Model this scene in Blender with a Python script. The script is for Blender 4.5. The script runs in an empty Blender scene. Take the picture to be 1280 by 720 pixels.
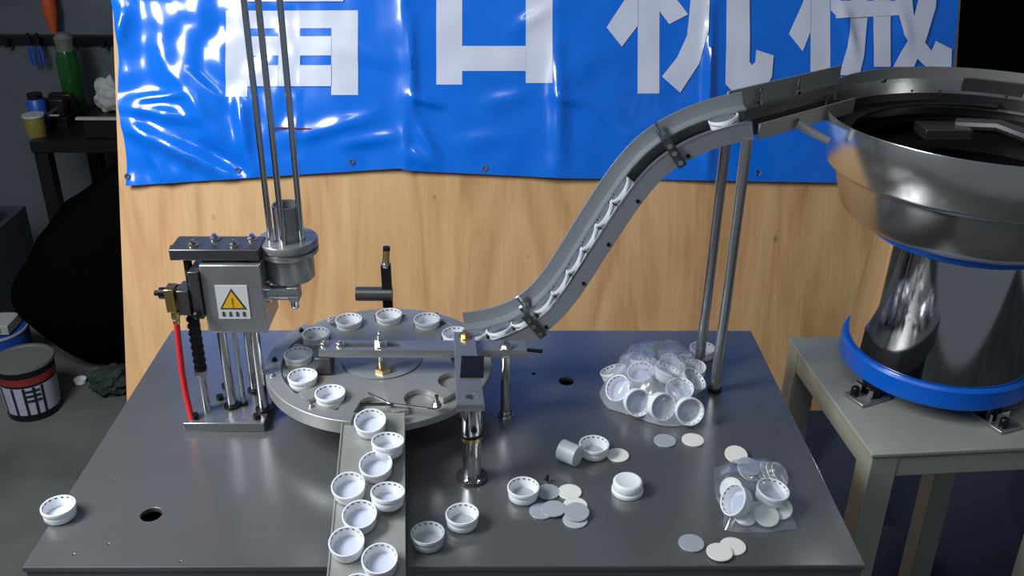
import bpy, bmesh, math, random
from mathutils import Vector, Matrix, noise
random.seed(7)
R = math.radians
C = bpy.context.scene.collection

# ------------------------------------------------------------------ camera
F, PITCH, YAW, ROLL = 1200.0, .4599, .0168, .0091
CAM = Vector((0, 0, 1.443))
fw = Vector((math.sin(YAW)*math.cos(PITCH), math.cos(YAW)*math.cos(PITCH), -math.sin(PITCH)))
rt = Vector((math.cos(YAW), -math.sin(YAW), 0))
up = rt.cross(fw)
rt, up = rt*math.cos(ROLL)+up*math.sin(ROLL), up*math.cos(ROLL)-rt*math.sin(ROLL)
cd = bpy.data.cameras.new('camera')
cam = bpy.data.objects.new('camera', cd)
C.objects.link(cam)
cam.matrix_world = Matrix(((rt.x, up.x, -fw.x, CAM.x), (rt.y, up.y, -fw.y, CAM.y), (rt.z, up.z, -fw.z, CAM.z), (0, 0, 0, 1)))
cd.sensor_width = 36
cd.lens = 36*F/1280
cd.clip_start = .02
bpy.context.scene.camera = cam

# ------------------------------------------------------------------ world, lamps, exposure
w = bpy.data.worlds.new('workshop_air')
bpy.context.scene.world = w
w.use_nodes = True
w.node_tree.nodes['Background'].inputs[0].default_value = (.62, .72, .85, 1)
w.node_tree.nodes['Background'].inputs[1].default_value = .12

def area(name, loc, target, sx, sy, power, col):
    l = bpy.data.lights.new(name, 'AREA')
    l.shape = 'RECTANGLE'; l.size = sx; l.size_y = sy; l.energy = power; l.color = col
    o = bpy.data.objects.new(name, l)
    C.objects.link(o)
    o.location = loc
    o.rotation_euler = (Vector(target)-Vector(loc)).to_track_quat('-Z', 'Y').to_euler()
    return o
area('doorway_daylight', (-1.2, .55, 1.95), (-.8, 1.3, .6), .5, .9, 22, (.95, .98, 1)).data.spread = R(155)
area('ceiling_strip_lamp', (-.25, -.35, 3.1), (-.1, .9, .8), .9, .12, 5, (.95, .98, 1))

vs = bpy.context.scene.view_settings
vs.view_transform = 'Standard'
vs.look = 'None'
vs.gamma = 1
vs.use_curve_mapping = False
vs.exposure = .55

# ------------------------------------------------------------------ helpers
TOP = .8
def on(px, py, z):                      # point of the level plane at height z seen at a pixel of the photograph
    d = fw+rt*((px-640)/F)-up*((py-360)/F)
    return CAM+d*((z-CAM.z)/d.z)
def at(px, py, Y):                      # the same on the upright plane at distance Y
    d = fw+rt*((px-640)/F)-up*((py-360)/F)
    return CAM+d*((Y-CAM.y)/d.y)

MATS = {}
def mat(name, col, metal=0., rough=.5, var=0., scale=20., stretch=(1, 1, 1), bump=0., bscale=60., col2=None, **kw):
    m = bpy.data.materials.new(name)
    m.use_nodes = True
    nt = m.node_tree
    b = nt.nodes['Principled BSDF']
    b.inputs['Base Color'].default_value = (*col, 1)
    b.inputs['Metallic'].default_value = metal
    b.inputs['Roughness'].default_value = rough
    for k, v in kw.items():
        b.inputs[k.replace('_', ' ')].default_value = v
    if var or bump or col2:
        tc = nt.nodes.new('ShaderNodeTexCoord')
        mp = nt.nodes.new('ShaderNodeMapping')
        mp.inputs['Scale'].default_value = stretch
        nt.links.new(tc.outputs['Object'], mp.inputs['Vector'])
        nz = nt.nodes.new('ShaderNodeTexNoise')
        nz.inputs['Scale'].default_value = scale
        nz.inputs['Detail'].default_value = 6
        nt.links.new(mp.outputs[0], nz.inputs['Vector'])
        if col2 or var:
            rp = nt.nodes.new('ShaderNodeValToRGB')
            c2 = col2 or tuple(c*(1-var) for c in col)
            rp.color_ramp.elements[0].position = .35; rp.color_ramp.elements[1].position = .65
            rp.color_ramp.elements[0].color = (*c2, 1)
            rp.color_ramp.elements[1].color = (*col, 1)
            nt.links.new(nz.outputs['Fac'], rp.inputs[0])
            nt.links.new(rp.outputs[0], b.inputs['Base Color'])
        if metal > .5:
            mr = nt.nodes.new('ShaderNodeMapRange')
            mr.inputs['To Min'].default_value = max(.02, rough*.8); mr.inputs['To Max'].default_value = rough*1.2
            nt.links.new(nz.outputs['Fac'], mr.inputs[0])
            nt.links.new(mr.outputs[0], b.inputs['Roughness'])
        if bump:
            n2 = nt.nodes.new('ShaderNodeTexNoise')
            n2.inputs['Scale'].default_value = bscale
            n2.inputs['Detail'].default_value = 4
            nt.links.new(mp.outputs[0], n2.inputs['Vector'])
            bp = nt.nodes.new('ShaderNodeBump')
            bp.inputs['Strength'].default_value = bump
            bp.inputs['Distance'].default_value = .002
            nt.links.new(n2.outputs['Fac'], bp.inputs['Height'])
            nt.links.new(bp.outputs[0], b.inputs['Normal'])
    MATS[name] = m
    return m

M_floor = mat('concrete', (.115, .12, .118), 0, .75, .45, 3, bump=.3, bscale=30)
M_wall = mat('wall_paint', (.085, .105, .125), 0, .7, .5, 2.5, bump=.2)
M_table = mat('sheet_steel', (.26, .265, .275), .70, .25, .15, 5, (1, 1, 1))
M_tablebody = mat('table_body_paint', (.03, .03, .032), .3, .5)
M_hole_shade = mat('hole_shade_black', (.004, .004, .004), 0, .9)  # shade inside the table holes, put into the colour
M_steel = mat('machined_steel', (.40, .41, .42), .75, .33, .12, 30, (1, 8, 1))
M_satin = mat('satin_steel', (.42, .42, .40), .6, .42, .12, 12)
M_strip = mat('grey_guard_steel', (.38, .40, .43), .6, .45, .06, 10)
M_rod = mat('ground_rod', (.5, .5, .5), .9, .24)
M_chrome = mat('chrome', (.72, .73, .74), 1, .07)
M_darksteel = mat('dark_steel', (.13, .13, .135), .8, .34)
M_blk = mat('black_oxide', (.012, .012, .013), .5, .35)
M_bowl = mat('polished_stainless', (.64, .64, .62), .95, .21, .1, 14, (1, 1, .15))
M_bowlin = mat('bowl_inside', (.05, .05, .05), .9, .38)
M_body = mat('mirror_stainless', (.6, .6, .6), 1, .07)
M_bluering = mat('blue_enamel', (.0, .13, .68), 0, .32)
M_brass = mat('brass', (.72, .5, .2), 1, .3)
M_hose = mat('red_hose', (.72, .025, .03), 0, .3)
M_cap = mat('white_plastic', (.84, .86, .9), 0, .36)
M_slit = mat('dark_slit', (.03, .035, .06), 0, .6)
M_liner_grey = mat('grey_liner', (.36, .39, .44), 0, .3)
M_liner_white = mat('white_liner', (.78, .8, .74), 0, .42)
M_frost = mat('frosted_plastic', (.68, .72, .75), 0, .4, Transmission_Weight=.35)
M_cream = mat('cream_paint', (.34, .355, .30), 0, .42, .12, 8, bump=.12, bscale=25)
M_wood = None
M_navy = mat('navy_cloth', (.025, .033, .065), 0, .85, bump=.3, bscale=300)
M_blackcloth = mat('black_tarpaulin', (.0022, .0022, .0025), 0, .9, Specular_IOR_Level=.0)
M_paintcan = mat('can_label', (.33, .34, .44), 0, .4)
M_red = mat('dark_red_print', (.2, .02, .02), 0, .4)
M_grey = mat('dull_grey_lid', (.10, .105, .10), 0, .6)
M_pale = mat('pale_card', (.3, .31, .31), 0, .7)
M_tinblue = mat('blue_tin', (.01, .06, .3), 0, .4)
M_green = mat('green_glass', (.008, .06, .01), 0, .15)
M_yellow = mat('dull_yellow', (.17, .14, .03), 0, .6)
M_orange = mat('orange_grip', (.42, .07, .015), 0, .5)
M_darkgreen = mat('dark_green_cloth', (.01, .02, .018), 0, .8)
M_sign_y = mat('sign_yellow', (.72, .42, .015), 0, .4)
M_ink = mat('ink', (.01, .01, .012), 0, .5)
M_paper = mat('sticker_white', (.6, .62, .62), 0, .5)
M_vinyl = mat('blue_vinyl', (.0, .15, .74), 0, .22, bump=.15, bscale=14, Coat_Weight=.6, Coat_Roughness=.08)
M_letter = mat('white_print', (.62, .66, .80), 0, .3, Coat_Weight=.4, Coat_Roughness=.15)

def wood():
    m = bpy.data.materials.new('birch_plywood'); m.use_nodes = True
    nt = m.node_tree; N = nt.nodes; L = nt.links
    b = N['Principled BSDF']; b.inputs['Roughness'].default_value = .55
    tc = N.new('ShaderNodeTexCoord')
    mp = N.new('ShaderNodeMapping'); mp.inputs['Scale'].default_value = (3.2, 1, .57)
    L.new(tc.outputs['Object'], mp.inputs[0])
    n1 = N.new('ShaderNodeTexNoise'); n1.inputs['Scale'].default_value = 2.2; n1.inputs['Detail'].default_value = 8; n1.inputs['Distortion'].default_value = 2.4
    L.new(mp.outputs[0], n1.inputs['Vector'])
    rp = N.new('ShaderNodeValToRGB')
    e = rp.color_ramp.elements
    e[0].position = .30; e[0].color = (.45, .235, .10, 1)
    e[1].position = .66; e[1].color = (.66, .42, .205, 1)
    k = rp.color_ramp.elements.new(.48); k.color = (.59, .35, .16, 1)
    L.new(n1.outputs['Fac'], rp.inputs[0])
    mp2 = N.new('ShaderNodeMapping'); mp2.inputs['Scale'].default_value = (43, 1, 2)
    L.new(tc.outputs['Object'], mp2.inputs[0])
    n2 = N.new('ShaderNodeTexNoise'); n2.inputs['Scale'].default_value = 4; n2.inputs['Detail'].default_value = 4
    L.new(mp2.outputs[0], n2.inputs['Vector'])
    mx = N.new('ShaderNodeMix'); mx.data_type = 'RGBA'; mx.blend_type = 'MULTIPLY'; mx.inputs[0].default_value = .18
    L.new(rp.outputs[0], mx.inputs[6])
    r2 = N.new('ShaderNodeValToRGB'); r2.color_ramp.elements[0].position = .35; r2.color_ramp.elements[0].color = (.6, .5, .42, 1); r2.color_ramp.elements[1].position = .6
    L.new(n2.outputs['Fac'], r2.inputs[0]); L.new(r2.outputs[0], mx.inputs[7])
    # small dark knots
    mp3 = N.new('ShaderNodeMapping'); mp3.inputs['Scale'].default_value = (1, 1, .55)
    L.new(tc.outputs['Object'], mp3.inputs[0])
    vo = N.new('ShaderNodeTexVoronoi'); vo.inputs['Scale'].default_value = 11
    L.new(mp3.outputs[0], vo.inputs['Vector'])
    r3 = N.new('ShaderNodeValToRGB'); r3.color_ramp.elements[0].position = .02; r3.color_ramp.elements[0].color = (.35, .22, .14, 1); r3.color_ramp.elements[1].position = .07
    L.new(vo.outputs['Distance'], r3.inputs[0])
    m2 = N.new('ShaderNodeMix'); m2.data_type = 'RGBA'; m2.blend_type = 'MULTIPLY'; m2.inputs[0].default_value = .8
    L.new(mx.outputs[2], m2.inputs[6]); L.new(r3.outputs[0], m2.inputs[7])
    L.new(m2.outputs[2], b.inputs['Base Color'])
    return m
M_wood = wood()

def film(haze):
    m = bpy.data.materials.new('clear_film'); m.use_nodes = True
    nt = m.node_tree; N = nt.nodes; L = nt.links
    out = N['Material Output']; N.remove(N['Principled BSDF'])
    tr = N.new('ShaderNodeBsdfTransparent'); tr.inputs[0].default_value = (.96, .97, 1, 1)
    gl = N.new('ShaderNodeBsdfGlossy'); gl.inputs['Roughness'].default_value = .16
    df = N.new('ShaderNodeBsdfDiffuse'); df.inputs[0].default_value = (.80, .84, .93, 1)
    lw = N.new('ShaderNodeLayerWeight'); lw.inputs[0].default_value = .35
    mr = N.new('ShaderNodeMapRange'); mr.inputs['To Min'].default_value = .05; mr.inputs['To Max'].default_value = .5
    L.new(lw.outputs['Facing'], mr.inputs[0])
    m1 = N.new('ShaderNodeMixShader'); m2 = N.new('ShaderNodeMixShader')
    m1.inputs[0].default_value = haze
    L.new(tr.outputs[0], m1.inputs[1]); L.new(df.outputs[0], m1.inputs[2])
    L.new(mr.outputs[0], m2.inputs[0]); L.new(m1.outputs[0], m2.inputs[1]); L.new(gl.outputs[0], m2.inputs[2])
    L.new(m2.outputs[0], out.inputs[0])
    return m
M_film = film(.07)
M_haze = film(.26)

def tag(o, label=None, cat=None, group=None, kind=None):
    if label: o['label'] = label
    if cat: o['category'] = cat
    if group: o['group'] = group
    if kind: o['kind'] = kind
    return o
def thing(name, label, cat, loc=(0, 0, 0), group=None):
    o = bpy.data.objects.new(name, None)
    o.empty_display_size = .02
    C.objects.link(o)
    o.location = loc
    return tag(o, label, cat, group)

class MB:
    def __init__(s): s.bm = bmesh.new()
    def _xf(s, vs, m):
        for v in vs: v.co = m @ v.co
    def box(s, x0, x1, y0, y1, z0, z1, m=None):
        r = bmesh.ops.create_cube(s.bm, size=1)
        for v in r['verts']:
            v.co = Vector((x0+(v.co.x+.5)*(x1-x0), y0+(v.co.y+.5)*(y1-y0), z0+(v.co.z+.5)*(z1-z0)))
        if m: s._xf(r['verts'], m)
        return s
    def cyl(s, a, b, r0, r1=None, n=24):
        a, b = Vector(a), Vector(b); d = b-a
        r = bmesh.ops.create_cone(s.bm, cap_ends=True, segments=n, radius1=r0, radius2=r0 if r1 is None else r1, depth=d.length)
        q = Vector((0, 0, 1)).rotation_difference(d.normalized()).to_matrix().to_4x4()
        s._xf(r['verts'], Matrix.Translation((a+b)/2) @ q)
        return s
    def sph(s, c, r, n=12, sc=(1, 1, 1)):
        k = bmesh.ops.create_uvsphere(s.bm, u_segments=n, v_segments=max(6, n//2), radius=r)
        for v in k['verts']: v.co = Vector((v.co.x*sc[0], v.co.y*sc[1], v.co.z*sc[2]))+Vector(c)
        return s
    def lathe(s, prof, c=(0, 0, 0), n=48, a0=0., a1=2*math.pi, m=None):
        full = abs(a1-a0-2*math.pi) < 1e-6
        k = n if full else n+1
        rings = []
        for r, z in prof:
            rings.append([s.bm.verts.new((c[0]+r*math.cos(a0+(a1-a0)*i/n), c[1]+r*math.sin(a0+(a1-a0)*i/n), c[2]+z)) for i in range(k)])
        for A, B in zip(rings, rings[1:]):
            for i in range(n):
                j = (i+1) % k
                try: s.bm.faces.new((A[i], A[j], B[j], B[i]))
                except ValueError: pass
        bmesh.ops.remove_doubles(s.bm, verts=[v for q in rings for v in q], dist=1e-6)
        return s
    def sector(s, c, r0, r1, z0, z1, a0, a1, n=40):     # solid arc plate
        prof = [(r0, z0), (r1, z0), (r1, z1), (r0, z1), (r0, z0)]
        rings = []
        for i in range(n+1):
            a = a0+(a1-a0)*i/n
            rings.append([s.bm.verts.new((c[0]+r*math.cos(a), c[1]+r*math.sin(a), z)) for r, z in prof[:4]])
        for A, B in zip(rings, rings[1:]):
            for i in range(4):
                s.bm.faces.new((A[i], A[(i+1) % 4], B[(i+1) % 4], B[i]))
        s.bm.faces.new(rings[0]); s.bm.faces.new(rings[-1][::-1])
        return s
    def tube(s, pts, r, n=10):
        pts = [Vector(p) for p in pts]; rings = []; nrm = None
        for i, p in enumerate(pts):
            t = (pts[min(i+1, len(pts)-1)]-pts[max(i-1, 0)]).normalized()
            if nrm is None: nrm = t.orthogonal().normalized()
            nrm = (nrm-t*nrm.dot(t)).normalized(); bn = t.cross(nrm)
            rr = r[i] if isinstance(r, (list, tuple)) else r
            rings.append([s.bm.verts.new(p+(nrm*math.cos(2*math.pi*k/n)+bn*math.sin(2*math.pi*k/n))*rr) for k in range(n)])
        for A, B in zip(rings, rings[1:]):
            for k in range(n): s.bm.faces.new((A[k], A[(k+1) % n], B[(k+1) % n], B[k]))
        s.bm.faces.new(rings[0][::-1]); s.bm.faces.new(rings[-1])
        return s
    def prism(s, pts, z0, z1, m=None):
        a = [s.bm.verts.new((x, y, z0)) for x, y in pts]; b = [s.bm.verts.new((x, y, z1)) for x, y in pts]
        s.bm.faces.new(a[::-1]); s.bm.faces.new(b)
        n = len(pts)
        for i in range(n): s.bm.faces.new((a[i], a[(i+1) % n], b[(i+1) % n], b[i]))
        if m: s._xf(a+b, m)
        return s
    def sweep(s, frames, sec):                           # frames: (origin, n, y) ; sec: (n, y) outline
        rings = [[s.bm.verts.new(o+nn*a+yy*b) for a, b in sec] for o, nn, yy in frames]
        k = len(sec)
        for A, B in zip(rings, rings[1:]):
            for i in range(k): s.bm.faces.new((A[i], A[(i+1) % k], B[(i+1) % k], B[i]))
        s.bm.faces.new(rings[0]); s.bm.faces.new(rings[-1][::-1])
        return s
    def build(s, name, m, parent=None, bevel=0., sharp=35, local=False):
        bmesh.ops.recalc_face_normals(s.bm, faces=s.bm.faces)
        me = bpy.data.meshes.new(name)
        s.bm.to_mesh(me); s.bm.free()
        return link(name, me, m, parent, bevel, sharp, local)

def link(name, me, m, parent=None, bevel=0., sharp=35, local=False):
    me.materials.append(m)
    me.shade_smooth()
    me.set_sharp_from_angle(angle=R(sharp))
    o = bpy.data.objects.new(name, me)
    C.objects.link(o)
    if parent:
        if not local:
            q = parent; off = Vector((0, 0, 0))
            while q: off += q.location; q = q.parent
            me.transform(Matrix.Translation(-off))
        o.parent = parent
    if bevel:
        b = o.modifiers.new('bevel', 'BEVEL'); b.width = bevel; b.segments = 2; b.limit_method = 'ANGLE'; b.angle_limit = R(40)
    return o

def plate(name, outline, holes, z0, z1, m, parent=None, bev=0.):   # flat plate with real holes cut through it
    cu = bpy.data.curves.new('outline', 'CURVE'); cu.dimensions = '2D'; cu.fill_mode = 'BOTH'
    cu.extrude = (z1-z0)/2-bev; cu.bevel_depth = bev; cu.bevel_resolution = 1
    for loop in [outline]+holes:
        sp = cu.splines.new('POLY'); sp.points.add(len(loop)-1)
        for p, (x, y) in zip(sp.points, loop): p.co = (x, y, 0, 1)
        sp.use_cyclic_u = True
    o = bpy.data.objects.new('outline', cu); C.objects.link(o)
    dg = bpy.context.evaluated_depsgraph_get(); dg.update()
    me = bpy.data.meshes.new_from_object(o.evaluated_get(dg))
    bpy.data.objects.remove(o); bpy.data.curves.remove(cu)
    me.name = name; me.materials.clear()
    me.transform(Matrix.Translation((0, 0, (z0+z1)/2)))
    return link(name, me, m, parent)
def circ(x, y, r, n=32): return [(x+r*math.cos(2*math.pi*i/n), y+r*math.sin(2*math.pi*i/n)) for i in range(n)]

def dup(root):
    r = root.copy(); C.objects.link(r)
    for ch in list(root.children):
        c = ch.copy(); C.objects.link(c); c.parent = r
    return r
def hexbolt(mb, c, r=.004, h=.004, ax=(0, 0, 1)):
    c = Vector(c); a = Vector(ax)
    mb.cyl(c, c+a*h*.35, r*1.35, n=16)
    mb.cyl(c+a*h*.35, c+a*h, r, n=6)
    mb.cyl(c+a*h, c+a*h*1.5, r*.55, n=10)
def caphead(mb, c, r=.0035, h=.005, ax=(0, 0, 1)):
    c = Vector(c); a = Vector(ax)
    mb.cyl(c, c+a*h, r, n=14); mb.cyl(c+a*h, c+a*(h+.0004), r*.55, n=6)

# ------------------------------------------------------------------ structure
tag(MB().box(-4.2, 3.2, -1.2, 3.35, -.05, 0).build('floor', M_floor), kind='structure', label='bare grey concrete workshop floor')
tag(MB().box(-4.2, 3.2, 3.25, 3.35, 0, 2.8).build('wall_back', M_wall), kind='structure', label='dark blue-grey painted workshop back wall')

tag(MB().box(.85, 3.2, 2.3, 2.36, 0, 2.8).build('dark_backdrop', mat('backdrop_dark', (.004, .004, .004), 0, .9, Specular_IOR_Level=.05)), kind='structure', label='added black panel for the darkness behind the bowl feeder')  # added black panel, stands in for the dark background at the right

# ------------------------------------------------------------------ machine table
TX0, TX1, TY0, TY1 = -.448, .352, .702, 1.165
t = thing('machine_table', 'brushed dark grey steel machine table carrying the rotary disc and loose caps', 'table', (-.048, .93, 0))
hl, hr, h2 = on(189, 643, TOP), on(708, 476, TOP), on(667, 467, TOP)
hs = [circ(hl.x, hl.y, .0115), circ(hr.x, hr.y, .0105), circ(h2.x, h2.y, .0035, 16)]
for px, py in ((92, 693), (225, 702), (142, 600), (265, 602), (135, 680)):
    q = on(px, py, TOP)
    hs.append(circ(q.x, q.y, .0017, 10))
plate('steel_top', [(TX0, TY0), (TX1, TY0), (TX1, TY1), (TX0, TY1)], hs, TOP-.006, TOP, M_table, t, .0008)
mb = MB()
mb.box(TX0+.001, TX1-.001, TY0+.001, TY0+.003, TOP-.045, TOP-.006)
mb.box(TX0+.001, TX1-.001, TY1-.003, TY1-.001, TOP-.045, TOP-.006)
mb.box(TX0+.001, TX0+.003, TY0+.003, TY1-.003, TOP-.045, TOP-.006)
mb.box(TX1-.003, TX1-.001, TY0+.003, TY1-.003, TOP-.045, TOP-.006)
mb.build('folded_rim', M_table, t)
MB().box(TX0+.03, TX1-.03, TY0+.03, .99, .06, TOP-.046).build('cabinet', M_tablebody, t, .002)
MB().box(TX0+.0035, TX1-.0035, TY0+.0035, TY1-.0035, TOP-.0455, TOP-.030).build('hole_shade_slab', M_hole_shade, t)  # black slab added under the top so the holes look shaded
for x in (TX0+.06, TX1-.06):
    for y in (TY0+.06, .97):
        MB().cyl((x, y, 0), (x, y, .06), .018).build('foot', M_blk, t)

# ------------------------------------------------------------------ plywood board and banner
LEAN = R(16)
B0 = Vector((0, 1.75, .8)); BU = Vector((0, math.sin(LEAN), math.cos(LEAN))); BN = Vector((0, -math.cos(LEAN), math.sin(LEAN)))
def bp(x, s, n=0.): return B0+Vector((x, 0, 0))+BU*s+BN*n
def on_board(px, py):
    d = fw+rt*((px-640)/F)-up*((py-360)/F)
    P = CAM+d*((B0-CAM).dot(BN)/d.dot(BN))
    return P.x, (P-B0).dot(BU)
board = thing('plywood_board', 'pale birch plywood sheet leaning upright behind the machine table', 'board', bp(0.05, -.82))
mb = MB()
S0, S1 = -.8/math.cos(LEAN)+.004, .68
KB = 1.42
(xl1, sl1), (xl0, sl0) = on_board(140, 0), on_board(157, 460)
xr1, sr1 = on_board(1197, 20)
gl = (xl1-xl0)/(sl1-sl0)
fr = [bp(xl0+gl*(S0-sl0), S0), bp(xr1+.03, S0), bp(xr1-.004, S1), bp(xl0+gl*(S1-sl0), S1)]
bk = [p-BN*.012 for p in fr]
va = [mb.bm.verts.new(p) for p in fr]; vb = [mb.bm.verts.new(p) for p in bk]
mb.bm.faces.new(va); mb.bm.faces.new(vb[::-1])
for i in range(4): mb.bm.faces.new((va[i], va[(i+1) % 4], vb[(i+1) % 4], vb[i]))
mb.build('sheet', M_wood, board, .0006)

def ridge(x, s, a, b, wd, am):
    ax, ay = a; bx, by = b
    dx, dy = bx-ax, by-ay; L2 = dx*dx+dy*dy
    u = max(0, min(1, ((x-ax)*dx+(s-ay)*dy)/L2))
    d2 = (x-ax-u*dx)**2+(s-ay-u*dy)**2
    return am*math.exp(-d2/(wd*wd))*math.sin(math.pi*min(1, max(0, .08+.84*u)))
RID = []
for (x0, y0, x1, y1, wd, am) in (
    (150, 132, 250, 150, .010, .007), (150, 150, 300, 225, .012, .010), (200, 60, 290, 190, .016, .008), (235, 85, 280, 130, .008, .005),
    (300, 120, 315, 215, .009, .008), (180, 170, 215, 232, .010, .006), (165, 125, 235, 118, .006, .005), (240, 175, 310, 215, .008, -.006),
    (150, 60, 160, 10, .010, .008), (360, 175, 470, 145, .012, .005), (420, 180, 500, 170, .01, .004), (514, 20, 518, 150, .006, .006),
    (515, 120, 555, 133, .006, .006), (520, 150, 550, 205, .008, .007), (512, 185, 540, 210, .01, .006), (600, 130, 660, 120, .012, .003), (640, 40, 690, 10, .01, .003),
    (696, 60, 700, 215, .012, .006), (690, 120, 730, 130, .008, .004), (884, 10, 884, 220, .007, .008), (1050, 10, 1065, 70, .008, .006), (1120, 10, 1130, 60, .01, .004),
    (420, 60, 500, 80, .014, .003), (560, 180, 640, 170, .014, .003), (760, 60, 700, 100, .02, .003)):
    RID.append((on_board(x0, y0), on_board(x1, y1), wd*1.3, am*1.5))
BL = [on_board(*p) for p in ((147, 233), (157, 232), (500, 210), (512, 213), (700, 222), (1050, 228), (1200, 228))]
XF = [on_board(px, 120)[0] for px in (507, 696, 884)]
def drape(x, s):
    h = .012
    for a, b, wd, am in RID: h += ridge(x, s, a, b, wd, am)
    # the fold lines where the banner was packed
    for c, am in zip(XF, (.009, .005, .006)):
        h += am*math.exp(-abs(x-c)/.026)
    h += .0055*noise.noise(Vector((x*6.5, s*5, 1.3)))+.0028*noise.noise(Vector((x*18, s*16, 4.1)))
    if x < XF[0]-.2: h += .004*noise.noise(Vector((x*28, s*24, 9)))
    return max(.003, h)
def bot(x):
    for (xa, sa), (xb, sb) in zip(BL, BL[1:]):
        if x <= xb: return sa+(sb-sa)*max(0, (x-xa)/(xb-xa))
    return BL[-1][1]
XB0, XB1, STOP = on_board(153, 120)[0], on_board(1193, 40)[0], .655
ban = thing('blue_banner', 'glossy creased blue vinyl banner with big white characters hung on plywood', 'banner', bp(.05, .05))
mb = MB()
NX, NS = 250, 120
G = []
for i in range(NX+1):
    x = XB0+(XB1-XB0)*i/NX
    col = []
    for j in range(NS+1):
        s = bot(x)+(STOP-bot(x))*j/NS
        edge = .004*math.sin(s*31)*math.exp(-(x-XB0)/.01) if i < 4 else 0
        col.append(mb.bm.verts.new(bp(x+edge, s, drape(x, s))))
    G.append(col)
for i in range(NX):
    for j in range(NS): mb.bm.faces.new((G[i][j], G[i+1][j], G[i+1][j+1], G[i][j+1]))
vin = mb.build('vinyl_sheet', M_vinyl, ban, sharp=60)
def character(polys):
    bm = bmesh.new()
    for k_, pl in enumerate(polys):
        vsx = [bm.verts.new((*on_board(*p), .0003*k_)) for p in pl]
        bm.faces.new(vsx)
    bmesh.ops.triangulate(bm, faces=bm.faces[:])
    xs = [v.co.x for v in bm.verts]; ys = [v.co.y for v in bm.verts]
    st = .006
    for ax, lo, hi in ((0, min(xs), max(xs)), (1, min(ys), max(ys))):
        k = math.floor(lo/st)+1
        while k*st < hi:
            co = [0, 0, 0]; no = [0, 0, 0]; co[ax] = k*st; no[ax] = 1
            bmesh.ops.bisect_plane(bm, geom=bm.verts[:]+bm.edges[:]+bm.faces[:], plane_co=co, plane_no=no, dist=1e-6)
            k += 1
    for v in bm.verts: v.co = bp(v.co.x, v.co.y, drape(v.co.x, v.co.y)+.0009+v.co.z)
    m = MB(); m.bm.free(); m.bm = bm
    return m
def rect(x0, y0, x1, y1): return [(x0, y0), (x1, y0), (x1, y1), (x0, y1)]
GL = [
    [rect(284, 14, 449, 36), rect(284, 36, 311, 121), rect(416, 36, 449, 119), rect(350, 36, 377, 108), rect(311, 46, 350, 70), rect(377, 46, 416, 70),
     rect(311, 82, 350, 108), rect(377, 82, 416, 108), rect(301, -12, 431, 3), rect(318, -62, 418, -50), rect(318, -50, 332, -30), rect(404, -50, 418, -30), rect(318, -30, 418, -20),
     rect(286, -112, 452, -92), rect(286, -92, 304, -68), rect(434, -92, 452, -68), rect(352, -132, 382, -112)],
    [rect(546, -95, 578, 106), rect(657, -95, 690, 104), rect(578, 58, 657, 89), rect(578, -95, 657, -64)],
    [[(796, -110), (823, -110), (823, 117), (796, 117)], rect(756, -66, 796, -42), rect(823, -66, 856, -42), [(796, 0), (796, 33), (776, 59), (757, 35), (780, 0), (790, -35), (796, -40)],
     [(823, -20), (844, 0), (858, 19), (835, 31), (823, 15)],
     [(862, -90), (884, -90), (884, 0), (882, 40), (872, 80), (849, 116), (826, 96), (845, 72), (857, 45), (861, 0)], rect(884, -90, 906, -64),
     [(906, -90), (934, -90), (934, 78), (937, 82), (941, 78), (942, 63), (964, 70), (962, 96), (952, 114), (938, 117), (914, 116), (904, 105), (905, 60)]],
    [[(1010, -105), (1034, -105), (1035, 98), (1010, 98)], rect(980, -62, 1010, -38), rect(1034, -62, 1052, -38), [(1010, 0), (1010, 40), (1000, 65), (983, 43), (1000, 5), (1010, -30)],
     [(1035, -10), (1050, 4), (1045, 24), (1035, 14)],
     [(1041, 2), (1120, 2), (1121, 20), (1041, 24)], [(1060, -60), (1080, -60), (1081, 2), (1060, 2)], [(1088, -60), (1109, -60), (1109, 2), (1088, 2)], [(1058, 24), (1081, 23), (1076, 70), (1070, 95), (1045, 94), (1055, 60)], [(1088, 22), (1109, 21), (1109, 84), (1088, 84)],
     rect(1041, -68, 1190, -46),
     [(1112, -110), (1134, -110), (1134, -20), (1138, 20), (1148, 50), (1160, 64), (1165, 52), (1186, 62), (1185, 86), (1160, 90), (1140, 72), (1124, 44), (1115, 5)],
     [(1144, 0), (1148, -36), (1170, -30), (1166, 10), (1152, 52), (1138, 84), (1112, 84), (1132, 46)]],
]
for g in GL: character(g).build('white_character', M_letter, ban, sharp=60)
for px, py in ((163, 220), (299, 213), (441, 202), (606, 210), (946, 216)):
    x, s = on_board(px, py); h = drape(x, s)+.0006
    c = bp(x, s, h)
    mb = MB(); mb.lathe([(.0028, 0), (.0062, 0), (.0062, .0014), (.0028, .0016), (.0028, 0)], n=16)
    rot = Vector((0, 0, 1)).rotation_difference(BN).to_matrix().to_4x4()
    for v in mb.bm.verts: v.co = c+(rot @ v.co)
    mb.build('grommet', M_chrome, ban)
x, s = on_board(366, 160)
a, b = bp(*on_board(340, 159), .022), bp(*on_board(392, 161), .018)
tag(MB().tube([a, bp(x, s, .021), b], .0017, 6).build('wire_tie', M_red), 'thin dark twisted wire tie sticking out across the banner behind the three rods', 'wire')

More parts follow.
